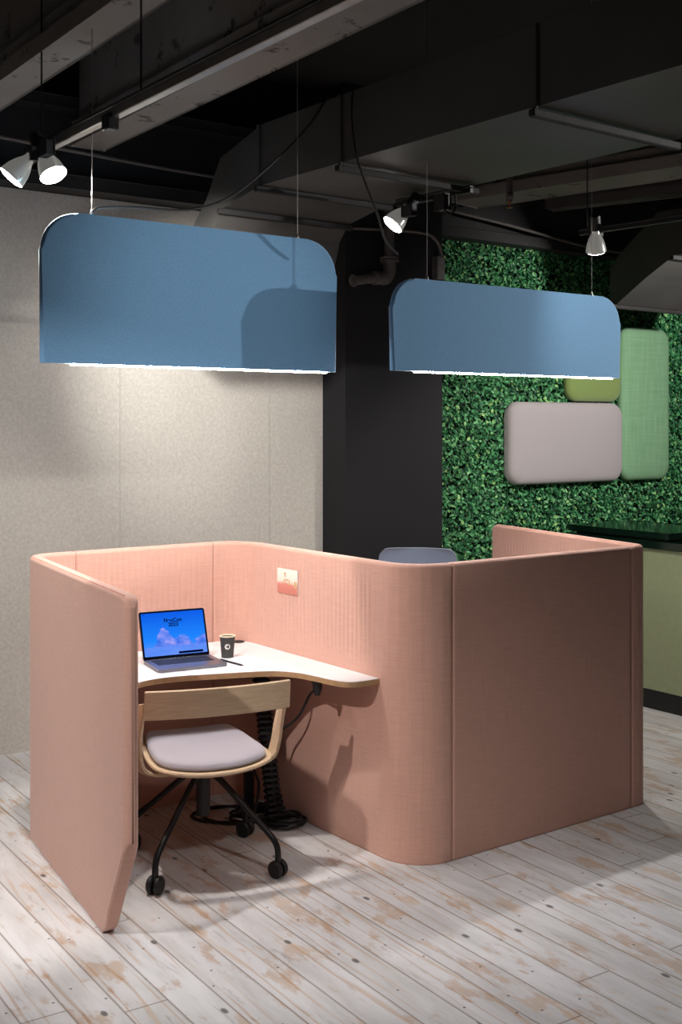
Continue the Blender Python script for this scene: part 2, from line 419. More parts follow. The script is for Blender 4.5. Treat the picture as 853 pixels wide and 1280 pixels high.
# ceiling beams
def beam(a, b, w, h, num, mat, ext0=2.5, ext1=.0):
    d = (b-a); d.z = 0; d.normalize(); a2 = a-d*ext0; 
    mm = frame(a2, math.atan2(d.y, d.x)); L = (b-a2).length+ext1
    bm = BM(); z0 = 0
    box(bm, 0, L, -w/2, w/2, 0, .05, .012, 2, mm); box(bm, 0, L, -w*.38, w*.38, .05, .12, .01, 2, mm); box(bm, 0, L, -w*.22, w*.22, .12, 3.96-a.z, 0, 2, mm)
    struct('trim_%d' % num, bm, mat, True)
def wallhit(a, b):      # extend the line a->b until the wall
    na, ma = toNM(a.x, a.y); nb, mb = toNM(b.x, b.y); t = (WM-.0-ma)/(mb-ma)
    return a+(b-a)*t
for i, (q0, q1, zz, w) in enumerate((((172, 0), (0, 118), 3.3, .17), ((440, 20), (140, 168), 3.3, .2),
                                     ((853, 213), (610, 250), 3.3, .34), ((853, 242), (680, 262), 3.36, .13))):
    a = W(q0[0], q0[1], zz); b = W(q1[0], q1[1], zz)
    beam(a, wallhit(a, b)-(b-a).normalized()*.22, w, .6, 2+i, M['beam'] if i < 3 else M['pipe'])
# secondary slab ribs (dark joists)
for i, dn in enumerate((-2.2, .95, 4.9)):
    bm = BM(); nbox(bm, dn+.0, dn+.14, WM+.2, 0.5, 3.55, 3.96); struct('trim_%d' % (7+i), bm, M['black'])

# ================================================================ DUCTS
DD = Vector((-.609, .793, 0)); DP = Vector((.793, .609, 0))   # along to the wall, across
def duct(name, label, org, width, prof_bot, prof_top, flanges):
    # prof in (s, z); side face in the plane through org along DD
    t = thing(name, label, 'air duct', org, 0, 'black air ducts')
    bm = BM()
    poly = prof_bot+prof_top[::-1]
    A = [bm.verts.new(org+DD*s+Vector((0, 0, z))) for s, z in poly]
    B = [bm.verts.new(org+DD*s+DP*width+Vector((0, 0, z))) for s, z in poly]
    n = len(A); h_ = n//2
    for X in (A, B):
        for i in range(h_-1): bm.faces.new((X[i], X[i+1], X[n-2-i], X[n-1-i]))
    for i in range(n): bm.faces.new((A[i], A[(i+1) % n], B[(i+1) % n], B[i]))
    wobj('duct_body', bm, M['duct'], t, False)
    for s, z, zt, tilt in flanges:
        bm = BM(); mm = frame(org+DD*s, math.atan2(DP.y, DP.x))
        box(bm, -.025, width+.025, -.016, .016, z-.03, z, .004, 1, mm)
        wobj('flange', bm, M['flange'], t)
        if zt:
            bm = BM(); box(bm, -.012, .0, -.012, .012, z-.01, zt, .002, 1, mm); wobj('seam_strip', bm, M['duct'], t)
    return t
og = Vector((0, 5.16, 0))
duct('air_duct', 'long black rectangular air duct bending down towards the wall above the left lamp', og, .81,
     [(-4.6, 2.93), (.65, 2.945), (.99, 2.885), (1.065, 2.80), (1.13, 2.62), (1.2, 2.45)],
     [(-4.6, 3.24), (.62, 3.24), (1.01, 3.146), (1.144, 2.96), (1.29, 2.83), (1.45, 2.45)],
     [(-2.6, 2.93, 3.24, 0), (-1.16, 2.93, 3.24, 0), (0, 2.93, 3.24, 0), (.65, 2.945, 3.24, 0), (.99, 2.885, 0, 0)])
o2 = Vector((.2358*8.3, 8.3, 0))
duct('air_duct', 'black air duct at the right edge with a slanting green-lit underside', o2, .9,
     [(-3.2, 2.93), (-.487, 2.93), (-.25, 2.80), (-.1, 2.705), (0, 2.64)], [(-3.2, 3.24), (-.35, 3.24), (-.02, 2.99), (.06, 2.9), (.06, 2.64)],
     [(-.487, 2.93, 0, 0), (.02, 2.64, 0, 0)])

# ================================================================ LIGHT RAILS, WIRES
def rail(name, label, a, b, rods, size=.034, mat='alu'):
    t = thing(name, label, 'light rail', a, 0, 'ceiling light rails'); d = b-a
    mm = frame(a, math.atan2(d.y, d.x)); L = d.length
    bm = BM(); box(bm, 0, L, -size/2, size/2, -size/2, size/2, .003, 1, mm); wobj('rail_profile', bm, M[mat], t)
    bm = BM(); box(bm, 0, L, -size*.62, size*.62, size/2, size/2+.012, .003, 1, mm); wobj('rail_top', bm, M['matteblack'], t)
    for r_ in rods:
        p = a+d*r_; bm = BM(); tube(bm, [p+Vector((0, 0, .02)), Vector((p.x, p.y, 3.94))], .004, 6); wobj('hanger_rod', bm, M['matteblack'], t)
    return t
ra, rb = W(52, 188, 2.9), W(430, 0, 2.9); rb = ra+(rb-ra)*1.6
rl = rail('track_rail', 'silver light rail hung below the ceiling beams at upper left', ra, rb, (.0, .27, .75))
p = W(138, 143, 2.9)+Vector((0, 0, -.03)); bm = BM(); box(bm, -.03, .03, -.022, .022, -.028, .03, .004, 1, frame(p, math.atan2((rb-ra).y, (rb-ra).x)))
wobj('adapter_box', bm, M['matteblack'], rl)
ta, tb = W(497, 256, 2.9), W(590, 238, 2.9)
rail('track_rail', 'black light rail end beneath the long duct, holding the middle spotlight', ta, tb, (), .026, 'matteblack')
t4a = Vector((1.374, 6.3, 2.72)); 
q = W(725, 292, 2.83); qq = W(853, 273, 2.83); qd = (qq-q)
rail('track_rail', 'thin light rail at the right holding the spotlight before the leaf wall', q, q+qd*1.6, (.05, .7), .022, 'matteblack')

def wire(label, p0, p1, r=.0016, grp=None, mat='wire', name='suspension_wire'):
    bm = BM(); tube(bm, [p0, p1], r, 6); o = obj(name, bm, M[mat]); return tag(o, label, 'wire', grp)

# ================================================================ PAR SPOTLIGHTS
def par_spot(label, face, d, rail_pt, energy, size, blend=.4, col=(1, .93, .85), sc=1.0, warm=True):
    d = Vector(d).normalized(); t = thing('spotlight', label, 'spotlight', face, 0, 'glass reflector spotlights on the rails')
    R_ = .055*sc; mm = dirmat(face, d)
    bm = BM(); lathe(bm, [(.02*sc, -.13*sc), (.021*sc, -.105*sc), (.026*sc, -.092*sc), (.038*sc, -.07*sc), (.048*sc, -.042*sc), (R_*.97, -.015*sc), (R_, -.006*sc), (R_, .0)], 28, mm, False)
    rf = wobj('reflector', bm, M['bulb'], t)
    bm = BM(); lathe(bm, [(R_*.98, -.002), (R_*.9, .004*sc), (R_*.6, .009*sc), (.001, .012*sc)], 28, mm, False)
    wobj('lens', bm, M['par'], rf)
    bm = BM(); lathe(bm, [(.001, -.20*sc), (.026*sc, -.20*sc), (.029*sc, -.19*sc), (.029*sc, -.125*sc), (.022*sc, -.118*sc), (.001, -.118*sc)], 20, mm)
    wobj('lamp_socket', bm, M['matteblack'], t)
    e = face-d*.165*sc
    bm = BM(); tube(bm, spline([e, (e+rail_pt)/2+Vector((.012, 0, .01)), rail_pt], 4), .009, 8)
    wobj('stem', bm, M['matteblack'], t)
    bm = BM(); box(bm, -.04, .04, -.017, .017, -.05, .0, .003, 1, frame(rail_pt+Vector((0, 0, .0)), 2.2)); wobj('track_adapter', bm, M['matteblack'], t)
    ld = bpy.data.lights.new('lamp_beam', 'SPOT'); ld.energy = energy; ld.spot_size = math.radians(size); ld.spot_blend = blend
    ld.color = col; ld.shadow_soft_size = .04
    lo = bpy.data.objects.new('lamp_beam', ld); C.objects.link(lo)
    lo.matrix_world = dirmat(face+d*.03, -d); adopt(lo, t)
    return t
f1 = G(14, 222, 4.62); f2 = G(67, 219, 4.6)
par_spot('left one of the two spotlights on the rail end, tilted left', f1, (-.62, -.12, -.72), W(40, 186, 2.88), 60, 70)
par_spot('right one of the two spotlights on the rail end, facing down and right', f2, (.42, -.25, -.8), W(58, 178, 2.88), 110, 120)
par_spot('glowing spotlight beneath the long duct, above the gap between the lamps', G(491, 281, 5.75), (-.62, -.18, -.74), W(512, 257, 2.85), 50, 75)
par_spot('glowing spotlight before the leaf wall, above the right lamp', Vector((1.374, 6.3, 2.72)), (.12, .42, -.8), Vector((1.38, 6.33, 2.855)), 80, 120, .5)

# ================================================================ BLUE LAMPS
def arch_lamp(label, left, length, zb, zt, r, wires, thick=.028):
    o = thing('pendant_lamp', label, 'lamp', Vector((left.x, left.y, zb)), ROT, 'blue felt pendant lamps')
    h = zt-zb; bm = BM(); ol = [(0, 0)]
    for k in range(9):
        a = PI-PI/2*k/8; ol.append((r+r*math.cos(a), h-r+r*math.sin(a)))
    for k in range(9):
        a = PI/2-PI/2*k/8; ol.append((length-r+r*math.cos(a), h-r+r*math.sin(a)))
    ol.append((length, 0))
    A = [bm.verts.new((x, -thick/2, z)) for x, z in ol]; B = [bm.verts.new((x, thick/2, z)) for x, z in ol]
    fa = bm.faces.new(A); fb_ = bm.faces.new(B[::-1]); n = len(A)
    for i in range(n): bm.faces.new((A[i], A[(i+1) % n], B[(i+1) % n], B[i]))
    bmesh.ops.bevel(bm, geom=[e for e in list(fa.edges)+list(fb_.edges) if not all(abs(v.co.z) < 1e-5 for v in e.verts)], offset=.0125, segments=4, affect='EDGES', profile=.5)
    obj('felt_shade', bm, M['felt_blue'], o)
    bm = BM(); box(bm, .09*length, length*.965, -.009, .009, -.0055, .002, .002, 1); obj('led_strip', bm, M['led'], o)
    for x in wires:
        bm = BM(); tube(bm, [(x, 0, h-.002), (x, 0, 3.9-zb)], .0016, 6); sw = obj('suspension_wire', bm, M['wire'], o)
        bm = BM(); lathe(bm, [(.001, h-.004), (.007, h-.004), (.007, h+.012), (.003, h+.02)], 12, Matrix.Translation((x, 0, 0))); obj('wire_grip', bm, M['chrome'], sw)
    return o
D0 = 4.35; L1 = Vector(((50-CX)/F*D0, D0, 0)); 
def tpos(px, base):      # distance along n from a base point for image column px
    k = (px-CX)/F; return (k*base.y-base.x)/(NX-NY*k)
len1 = tpos(419, L1)
lamp1 = arch_lamp('larger blue felt pendant lamp hanging over the desk with laptop', L1, len1, 2.018, 2.588, .15, (tpos(115, L1), tpos(372, L1)))
D0 = 5.02; L2 = Vector(((488.5-CX)/F*D0, D0, 0)); len2 = tpos(773.5, L2)
lamp2 = arch_lamp('smaller blue felt pendant lamp hanging over the far side of the booth', L2, len2, 2.02, 2.423, .13, (tpos(534, L2), tpos(740, L2)))
# cable of lamp 1
c0 = L1+Vector((NX, NY, 0))*tpos(116, L1)
pts = [Vector((c0.x, c0.y, 2.585)), G(122, 260, 4.46), G(165, 259, 4.6), G(235, 262, 4.8), G(290, 245, 4.95), G(345, 200, 5.05), G(385, 158, 5.08), G(404, 130, 5.1), G(412, 118, 5.15)]
bm = BM(); tube(bm, spline(pts, 6), .005, 8); tag(obj('power_cable', bm, M['matteblack']), 'black cable looping from the larger blue lamp up to the duct', 'cable')
pts = [G(441, 112, 5.1), G(440, 150, 5.02), G(446, 195, 4.98), G(458, 232, 4.98), G(472, 268, 5.0), G(482, 300, 5.05), G(498, 318, 5.1)]
bm = BM(); tube(bm, spline(pts, 6), .005, 8); tag(obj('power_cable', bm, M['matteblack']), 'black cable dangling down beside the middle spotlight', 'cable')
# adapters with looped cord near middle rail
t = thing('rail_plug', 'black rail plug with a looped cord beneath the long duct', 'plug', W(553, 250, 2.86))
pl = W(553, 249, 2.86); bm = BM(); box(bm, -.04, .04, -.02, .02, -.05, .02, .004, 1, frame(pl, 2.2)); wobj('plug_body', bm, M['matteblack'], t)
D_ = pl.y-.03
bm = BM(); tube(bm, spline([G(554, 252, D_), G(556, 262, D_), G(562, 268, D_), G(569, 262, D_), G(570, 250, D_), G(569, 243, D_)], 6), .005, 8); wobj('cord', bm, M['matteblack'], t)
# sprinkler on beam
t = thing('fire_sprinkler', 'small brass fire sprinkler hanging from the pale beam', 'sprinkler', G(637, 240, 6.9))
bm = BM(); a = G(637, 236, 6.9); a.z = 3.31; tube(bm, [a, G(637, 252, 6.9)], .02, 12); wobj('pipe_stub', bm, M['pipe'], t)
bm = BM(); tube(bm, [G(634, 245, 6.9), G(641, 245, 6.9)], .03, 12); wobj('fitting', bm, M['pipe'], t)
bm = BM(); a = G(637, 253, 6.9); lathe(bm, [(.001, -.035), (.02, -.033), (.02, -.028), (.006, -.026), (.006, -.01), (.014, .0), (.014, .015)], 12, Matrix.Translation(a)); wobj('sprinkler_head', bm, M['brass'], t)

# pipes on the column
mp_ = mCF+.10
a = Pm(487, 250, mp_); e = Pm(487, 345, mp_); b = Pm(441, 351, mp_)
pi = thing('water_pipe', 'grey iron pipe turning left at an elbow before the black column', 'pipe', a)
rp = .032
bm = BM(); tube(bm, [Vector((a.x, a.y, 3.6)), Vector((e.x, e.y, e.z+.09))], rp, 14); wobj('riser', bm, M['pipe'], pi)
el = [Vector((e.x, e.y, e.z+.10)), Vector((e.x, e.y, e.z+.03)), e+(b-e)*.12+Vector((0, 0, -.012)), e+(b-e)*.32]
bm = BM(); tube(bm, spline(el, 6), rp*1.3, 14); wobj('elbow', bm, M['pipe'], pi)
bm = BM(); tube(bm, [e+(b-e)*.28, b], rp, 14); wobj('branch', bm, M['pipe'], pi)
for q0, q1, rr in ((Vector((e.x, e.y, e.z+.085)), Vector((e.x, e.y, e.z+.10)), .062), (Vector((e.x, e.y, e.z+.105)), Vector((e.x, e.y, e.z+.12)), .062), (e+(b-e)*.36, e+(b-e)*.44, .046), (e+(b-e)*.96, b, .04)):
    bm = BM(); tube(bm, [q0, q1], rr, 14); wobj('flange', bm, M['pipe'], pi)
# conduits
m2 = mCF+.03
cd_ = [Pm(440, 285, mCF+.03), Pm(500, 288, m2), Pm(535, 293, m2), Pm(547, 303, m2), Pm(552, 318, m2), Pm(553, 335, m2)]
t = thing('conduit', 'thin grey conduit curving down to a switch box on the column edge', 'conduit', cd_[-1])
bm = BM(); tube(bm, spline(cd_, 6), .011, 10); wobj('conduit_tube', bm, M['conduit'], t)
bm = BM(); p = Pm(549, 332, mCF+.03); box(bm, -.04, .03, -.03, .03, -.10, .06, .005, 1, frame(p, ROT)); wobj('switch_box', bm, M['pipe'], t)
bm = BM(); tube(bm, spline([NM(on_m(-60, WM+.2), WM+.2, 3.30), NM(on_m(90, WM+.2), WM+.2, 3.27), NM(on_m(238, WM+.2), WM+.2, 3.245), NM(on_m(400, WM+.2), WM+.2, 3.24)], 6), .011, 8)
tag(obj('conduit', bm, M['conduit']), 'long grey conduit running along the dark girder above the felt wall', 'conduit')
bm = BM(); tube(bm, spline([NM(on_m(556, WM+.19), WM+.19, 3.25), NM(on_m(640, WM+.19), WM+.19, 3.20), NM(on_m(740, WM+.19), WM+.19, 3.12), NM(on_m(800, WM+.19), WM+.19, 3.12)], 6), .011, 8)
tag(obj('conduit', bm, M['conduit']), 'grey conduit running along the dark girder above the leaf wall', 'conduit')

# ================================================================ BOOTH
def path_arc(cor, seg=10):
    out = []
    for i, (n, m, r) in enumerate(cor):
        p = Vector((n, m))
        if r == 0: out.append(p); continue
        a = (Vector(cor[i-1][:2])-p).normalized(); b = (Vector(cor[i+1][:2])-p).normalized()
        ang = a.angle(b); d = r/math.tan(ang/2)
        c = p+(a+b).normalized()*(r/math.sin(ang/2)); s = p+a*d; e = p+b*d
        a0 = math.atan2(s.y-c.y, s.x-c.x); a1 = math.atan2(e.y-c.y, e.x-c.x); da = (a1-a0+PI) % (2*PI)-PI
        for k in range(seg+1):
            th = a0+da*k/seg; out.append(c+Vector((math.cos(th), math.sin(th)))*r)
    return out
cor = [(1.752, -3.53, 0), (1.957, -4.925, .11), (3.027, -4.925, .17), (3.027, -3.604, .17), (4.437, -3.604, .07), (4.685, -4.86, 0)]
raw = path_arc(cor)
cum = [0]
for a, b in zip(raw, raw[1:]): cum.append(cum[-1]+(b-a).length)
LT = cum[-1]
def at_s(s):
    for i in range(len(raw)-1):
        if s <= cum[i+1] or i == len(raw)-2:
            t = (s-cum[i])/(cum[i+1]-cum[i]); p = raw[i].lerp(raw[i+1], t); return p
def s_of(n, m): return min(((Vector((n, m))-at_s(LT*k/3000)).length, LT*k/3000) for k in range(3001))[1]
def tang(s):
    a = at_s(max(0, s-.004)); b = at_s(min(LT, s+.004)); return (b-a).normalized()
seams = [0, s_of(2.153, -4.925), s_of(2.86, -4.925), s_of(3.215, -3.604), s_of(4.33, -3.604), LT]
TH = .026; HT = 1.22
booth = thing('privacy_booth', 'salmon pink upholstered work booth of curved joined screens', 'booth', NM(3.0, -4.2))
cs = cum
ribrange = [(.55, seams[1]-.02, 1), (seams[1]+.05, seams[2]-.05, 1), (seams[2]+.06, seams[3]-.36, 1), (seams[4]+.5, LT-.15, 1)]
for pi_ in range(5):
    s0, s1_ = seams[pi_], seams[pi_+1]
    st = set([s0, s1_]); 
    for e_ in (.0012, .003, .007, .013, .022): st.add(s0+e_); st.add(s1_-e_)
    for c_ in cum:
        if s0+.02 < c_ < s1_-.02: st.add(c_)
    k = s0+.04
    while k < s1_-.03: st.add(k); k += .04
    st = sorted(st)
    endA = (pi_ == 0); endB = (pi_ == 4)
    bm = BM(); uvl = bm.loops.layers.uv.new('UVMap'); rib = bm.verts.layers.float.new('rib')
    rows = []
    for s in st:
        p = at_s(s); tg = tang(s); nn = Vector((-tg.y, tg.x))
        de = min(s-s0 if not endA else 9, s1_-s if not endB else 9)
        th = TH
        if de < .013: th = TH-.006*(1-de/.013)**2-(.0 if de > .0005 else .004)
        dend = s if endA else (LT-s if endB else 9)
        zb, zt = 0.0, HT
        if dend < .03: th = TH*math.sqrt(max(.02, 1-(1-dend/.03)**2))
        if dend < .05: zt = HT-.05+math.sqrt(max(0, .05**2-(.05-dend)**2))
        if dend < .26: zb = .40*(1-dend/.26)
        if de < .013: zt -= .003*(1-de/.013)**2
        prof = []; r = min(.018, th*.8)
        zs_ = [zb+.0, zb+.012]+[zb+.012+(zt-.03-zb-.012)*k/14 for k in range(1, 14)]
        for z in zs_: prof.append((-th+(.006 if z == zb else 0), z))
        for k in range(6):
            a = PI/2*k/5; prof.append((-th+r-r*math.cos(a), zt-r+r*math.sin(a)))
        for k in range(6):
            a = PI/2*(1-k/5); prof.append((th-r+r*math.cos(a), zt-r+r*math.sin(a)))
        for z in zs_[::-1]: prof.append((th-(.006 if z == zb else 0), z))
        inr = any(a <= s <= b for a, b, _ in ribrange)
        row = []
        for x, z in prof:
            q = p+nn*x; v = bm.verts.new(NM(q.x, q.y, z)); v[rib] = 1.0 if (inr and .80 < z < 1.15 and not (pi_ < 2 and x < 0) and not (pi_ == 4 and x > 0)) else 0.0
            row.append(v)
        rows.append((s, row, prof))
    for (sa, ra_, pa), (sb, rb_, pb) in zip(rows, rows[1:]):
        nP = len(ra_)
        for k in range(nP):
            k2 = (k+1) % nP
            f = bm.faces.new((ra_[k], ra_[k2], rb_[k2], rb_[k]))
            for l, (s_, z_) in zip(f.loops, ((sa, pa[k][1]), (sa, pa[k2][1]), (sb, pb[k2][1]), (sb, pb[k][1]))): l[uvl].uv = (s_, z_)
    bm.faces.new(rows[0][1]); bm.faces.new(rows[-1][1][::-1])
    pnl = wobj('screen_panel', bm, M['pink'], booth)
    # piping along the top edge
    side = -1
    pts = []
    k = s0+.02 if not endA else s0+.04
    stop = s1_-.02 if not endB else s1_-.04
    while k < stop:
        p = at_s(k); tg = tang(k); nn = Vector((-tg.y, tg.x)); q = p+nn*(TH-.010)*side; pts.append(NM(q.x, q.y, HT-.0045)); k += .02
    bm = BM(); tube(bm, pts, .0035, 6); wobj('piping', bm, M['piping'], pnl)

# ================================================================ DESK
inner = [(1.865, -4.12), (1.865+.11, -4.83)]
def arcpts(cx, cy, r, a0, a1, n=8): return [(cx+r*math.cos(math.radians(a0+(a1-a0)*k/n)), cy+r*math.sin(math.radians(a0+(a1-a0)*k/n))) for k in range(n+1)]
IN = TH+.002
rr = .13
back = arcpts(3.027-IN-rr, -4.925+IN+rr, rr, 270, 360)
lc = arcpts(1.957+.028+.07, -4.925+IN+.07, .07, 180, 270)
front_l = [(1.842, -3.98), (1.90, -4.10), (2.0, -4.205), (2.09, -4.268), (2.20, -4.322), (2.33, -4.325), (2.5, -4.27), (2.64, -4.215), (2.735, -4.165), (2.79, -4.085), (2.812, -3.99), (2.826, -3.89), (2.848, -3.825), (2.89, -3.796), (3.027-IN, -3.79)]
fs = spline([Vector((x, y, 0)) for x, y in front_l], 5)
outl = [(p.x, p.y) for p in fs][::-1]
outl = outl+[(1.842, -3.98)][:0]
poly = [(p[0], p[1]) for p in outl]+lc[:]+back   # front right -> front left -> left corner -> back right
poly = poly
wp = [NM(x, y) for x, y in poly]
desk = thing('desk', 'white wave-fronted desktop fixed inside the pink booth', 'desk', NM(2.5, -4.6, .715))
bm = BM(); prism(bm, [(p.x, p.y) for p in wp], .7165, .7385, .0015, 1); wobj('plywood_core', bm, M['ply'], desk, False)
bm = BM(); prism(bm, [(p.x, p.y) for p in wp], .7385, .7405, 0); wobj('white_top', bm, M['white_desk'], desk, False)
for n_, m_ in ((2.97, -4.6), (2.4, -4.87), (1.99, -4.5)):
    bm = BM(); nbox(bm, n_-.02, n_+.02, m_-.03, m_+.03, .66, .7165, .003); wobj('bracket', bm, M['blacksteel'], desk)
g = W(298, 802.5, .7405)
bm = BM(); lathe(bm, [(.001, .0), (.03, .0), (.03, .003), (.026, .0045), (.001, .0045)], 24, Matrix.Translation(g)); tag(obj('cable_grommet', bm, M['matteblack']), 'black round cable grommet set into the white desktop behind the cup', 'grommet')

# laptop
hl = W(178.9, 826.5, .752); hr = W(261.8, 818.5, .752); wv = hr-hl; wv.z = 0; lw_ = wv.length; ry = math.atan2(wv.y, wv.x)
lap = thing('laptop', 'open silver grey laptop with a bright blue screen on the desk', 'laptop', (hl.x, hl.y, .7405), ry)
dp = -.222
bm = BM(); prism(bm, rrect(lw_, -dp, .012, 5, lw_/2, dp/2), .002, .0145, .002, 2); lb = obj('base', bm, M['laptop'], lap)
bm = BM(); 
for r_ in range(6):
    y0 = -.026-r_*.0178
    nk = 14 if r_ < 5 else 9
    kw = (lw_-.05)/nk
    for k in range(nk):
        box(bm, .025+k*kw+.001, .025+(k+1)*kw-.001, y0-.0165, y0, .0143, .0156)
obj('keyboard', bm, M['keys'], lb, False)
bm = BM(); prism(bm, rrect(.12, .075, .006, 4, lw_/2, -.178), .0144, .0151, 0); obj('trackpad', bm, M['laptop'], lb, False)
tilt = math.radians(20); LM = Matrix.Translation((0, -.006, .012)) @ Matrix.Rotation(PI/2-tilt, 4, 'X')
LH = .216
def lid(name, w, h, r, cx, cy, z0, z1, mat, par=None):
    bm = BM(); prism(bm, rrect(w, h, r, 5, cx, cy), z0, z1, .0008 if z1-z0 > .003 else 0, 1); bmesh.ops.transform(bm, matrix=LM, verts=bm.verts)
    return obj(name, bm, mat, par or lap, False)
ldo = lid('lid', lw_, LH, .01, lw_/2, LH/2, -.006, -.001, M['laptop'])
lid('bezel', lw_-.003, LH-.003, .009, lw_/2, LH/2, -.001, .0002, M['bezel'], ldo)
bm = BM(); uvl = bm.loops.layers.uv.new('UVMap')
X0, X1, Y0, Y1 = .009, lw_-.009, .016, LH-.009
vs = [bm.verts.new(LM @ Vector((x, y, .0006))) for x, y in ((X0, Y0), (X1, Y0), (X1, Y1), (X0, Y1))]
f = bm.faces.new(vs)
for l, u in zip(f.loops, ((0, 0), (1, 0), (1, 1), (0, 1))): l[uvl].uv = u
scr = obj('screen', bm, M['screen'], ldo, False, False)
for txt, sz, u, v_ in (('NeoCon', .024, .5, .77), ('2023', .024, .5, .665)):
    cu = bpy.data.curves.new('screen_text', 'FONT'); cu.body = txt; cu.size = sz; cu.align_x = 'CENTER'; cu.extrude = .0002; cu.offset = .0007
    o = bpy.data.objects.new('screen_text', cu); C.objects.link(o); bpy.context.view_layer.update()
    me = bpy.data.meshes.new_from_object(o.evaluated_get(bpy.context.evaluated_depsgraph_get())); bpy.data.objects.remove(o)
    me.transform(LM @ Matrix.Translation((X0+(X1-X0)*u, Y0+(Y1-Y0)*v_, .001))); link('screen_text', me, M['navy'], ldo)
bm = BM(); x_ = X0+(X1-X0)*.54; b2 = BM(); box(b2, X0+.006, X0+.014, Y1-.008, Y1-.006, .0006, .001); bmesh.ops.transform(b2, matrix=LM, verts=b2.verts); obj('menu_mark', b2, M['navy'], ldo, False); box(bm, x_, X1-.02, Y0+.003, Y0+.013, .0006, .001); 
bmesh.ops.transform(bm, matrix=LM, verts=bm.verts); obj('task_bar', bm, M['navy'], ldo, False)
bm = BM(); tube(bm, [(.03, -.004, .012), (lw_-.03, -.004, .012)], .005, 10); obj('hinge', bm, M['bezel'], lap)

# cup
cpos = W(284.5, 821.5, .7405)
cup = thing('coffee_cup', 'dark grey takeaway coffee cup with a round white logo on the desk', 'cup', cpos)
ch = 27.5*cpos.y/F
bm = BM(); lathe(bm, [(.001, 0), (.0265, 0), (.027, .002), (.0345, ch-.004), (.033, ch-.004), (.032, ch-.012), (.001, ch-.012)], 32); cbd = obj('cup_body', bm, M['cup'], cup)
bm = BM(); lathe(bm, [(.0335, ch-.006), (.036, ch-.005), (.0368, ch-.002), (.036, ch), (.0335, ch), (.0325, ch-.006)], 32, caps=False); obj('rim', bm, M['lid'], cup)
bm = BM(); lathe(bm, [(.001, ch-.011), (.0325, ch-.011), (.0325, ch-.010), (.001, ch-.010)], 24); obj('coffee', bm, M['coffee'], cup)
ca = math.atan2(-cpos.y, -cpos.x)+.0
lm = Matrix.Rotation(ca, 4, 'Z') @ Matrix.Translation((.0325, 0, ch*.5)) @ Matrix.Rotation(PI/2-.07, 4, 'Y')
bm = BM(); n = 20; rad = .0125
def cyl_disc(bm, rad, off):
    c = []
    for k in range(n):
        a = 2*PI*k/n; yy_ = rad*math.cos(a); zz_ = ch*.53+rad*math.sin(a)
        rc = .027+(.0345-.027)*zz_/ch+off; th = yy_/rc
        c.append(bm.verts.new((rc*math.cos(ca+th), rc*math.sin(ca+th), zz_)))
    bm.faces.new(c)
cyl_disc(bm, rad, .0006)
bmesh.ops.solidify(bm, geom=bm.faces[:], thickness=.0005); obj('logo', bm, M['paperwhite'], cbd, False)
cu = bpy.data.curves.new('logo_letters', 'FONT'); cu.body = 'bz'; cu.size = .014; cu.align_x = 'CENTER'; cu.extrude = .0002; cu.offset = .0003
o = bpy.data.objects.new('logo_letters', cu); C.objects.link(o); bpy.context.view_layer.update()
me = bpy.data.meshes.new_from_object(o.evaluated_get(bpy.context.evaluated_depsgraph_get())); bpy.data.objects.remove(o)
me.transform(Matrix.Rotation(ca+PI/2, 4, 'Z') @ Matrix.Translation((0, -.0330, ch*.53-.004)) @ Matrix.Rotation(PI/2, 4, 'X')); link('logo_letters', me, M['cup'], cbd)
# pen
a, b = W(275.5, 824.5, .745), W(304.4, 831.8, .745)
pen = thing('pen', 'dark slim pen lying on the desk beside the laptop', 'pen', a)
bm = BM(); tube(bm, [a, a+(b-a)*.02, a+(b-a)*.9, b], [.003, .0042, .0042, .0012], 10); wobj('barrel', bm, M['matteblack'], pen)
bm = BM(); tube(bm, [a+(b-a)*.05+Vector((0, 0, .0045)), a+(b-a)*.32+Vector((0, 0, .0045))], .0012, 6); wobj('clip', bm, M['chrome'], pen)
# postcard on the long screen
cn = 3.027-TH-.0035
p00, p10, p11, p01 = Pn(347.5, 739.5, cn), Pn(372, 744.5, cn), Pn(372.5, 712.5, cn), Pn(347.5, 711, cn)
card = thing('postcard', 'small pink and white postcard stuck inside the booth', 'card', p00)
z0, z1 = (p00.z+p10.z)/2, (p01.z+p11.z)/2
ma, mb = on_n(347.5, cn), on_n(372.5, cn)
bm = BM(); nbox(bm, cn-.002, cn+.002, min(ma, mb), max(ma, mb), z0, z1); wobj('card_sheet', bm, M['paperwhite'], card, False)
bm = BM(); uvl = bm.loops.layers.uv.new('UVMap')
f = bm.faces.new([bm.verts.new(NM(cn-.0026, m_, z_)) for m_, z_ in ((ma, z0), (mb, z0), (mb, z1), (ma, z1))])
for l, u in zip(f.loops, ((0, 0), (1, 0), (1, 1), (0, 1))): l[uvl].uv = u
wobj('picture', bm, M['postcard'], card, False)
bm = BM()
H_ = z1-z0; Wd = mb-ma
for u0, u1, v0, v1 in ((.37, .43, .68, .86), (.33, .42, .80, .86), (.33, .38, .38, .56), (.36, .58, .53, .59), (.58, .64, .36, .55), (.72, .76, .44, .5), (.84, .97, .28, .54)):
    nbox(bm, cn-.0034, cn-.0027, ma+Wd*u0, ma+Wd*u1, z0+H_*v0, z0+H_*v1)
wobj('print', bm, M['coffee'], card, False)

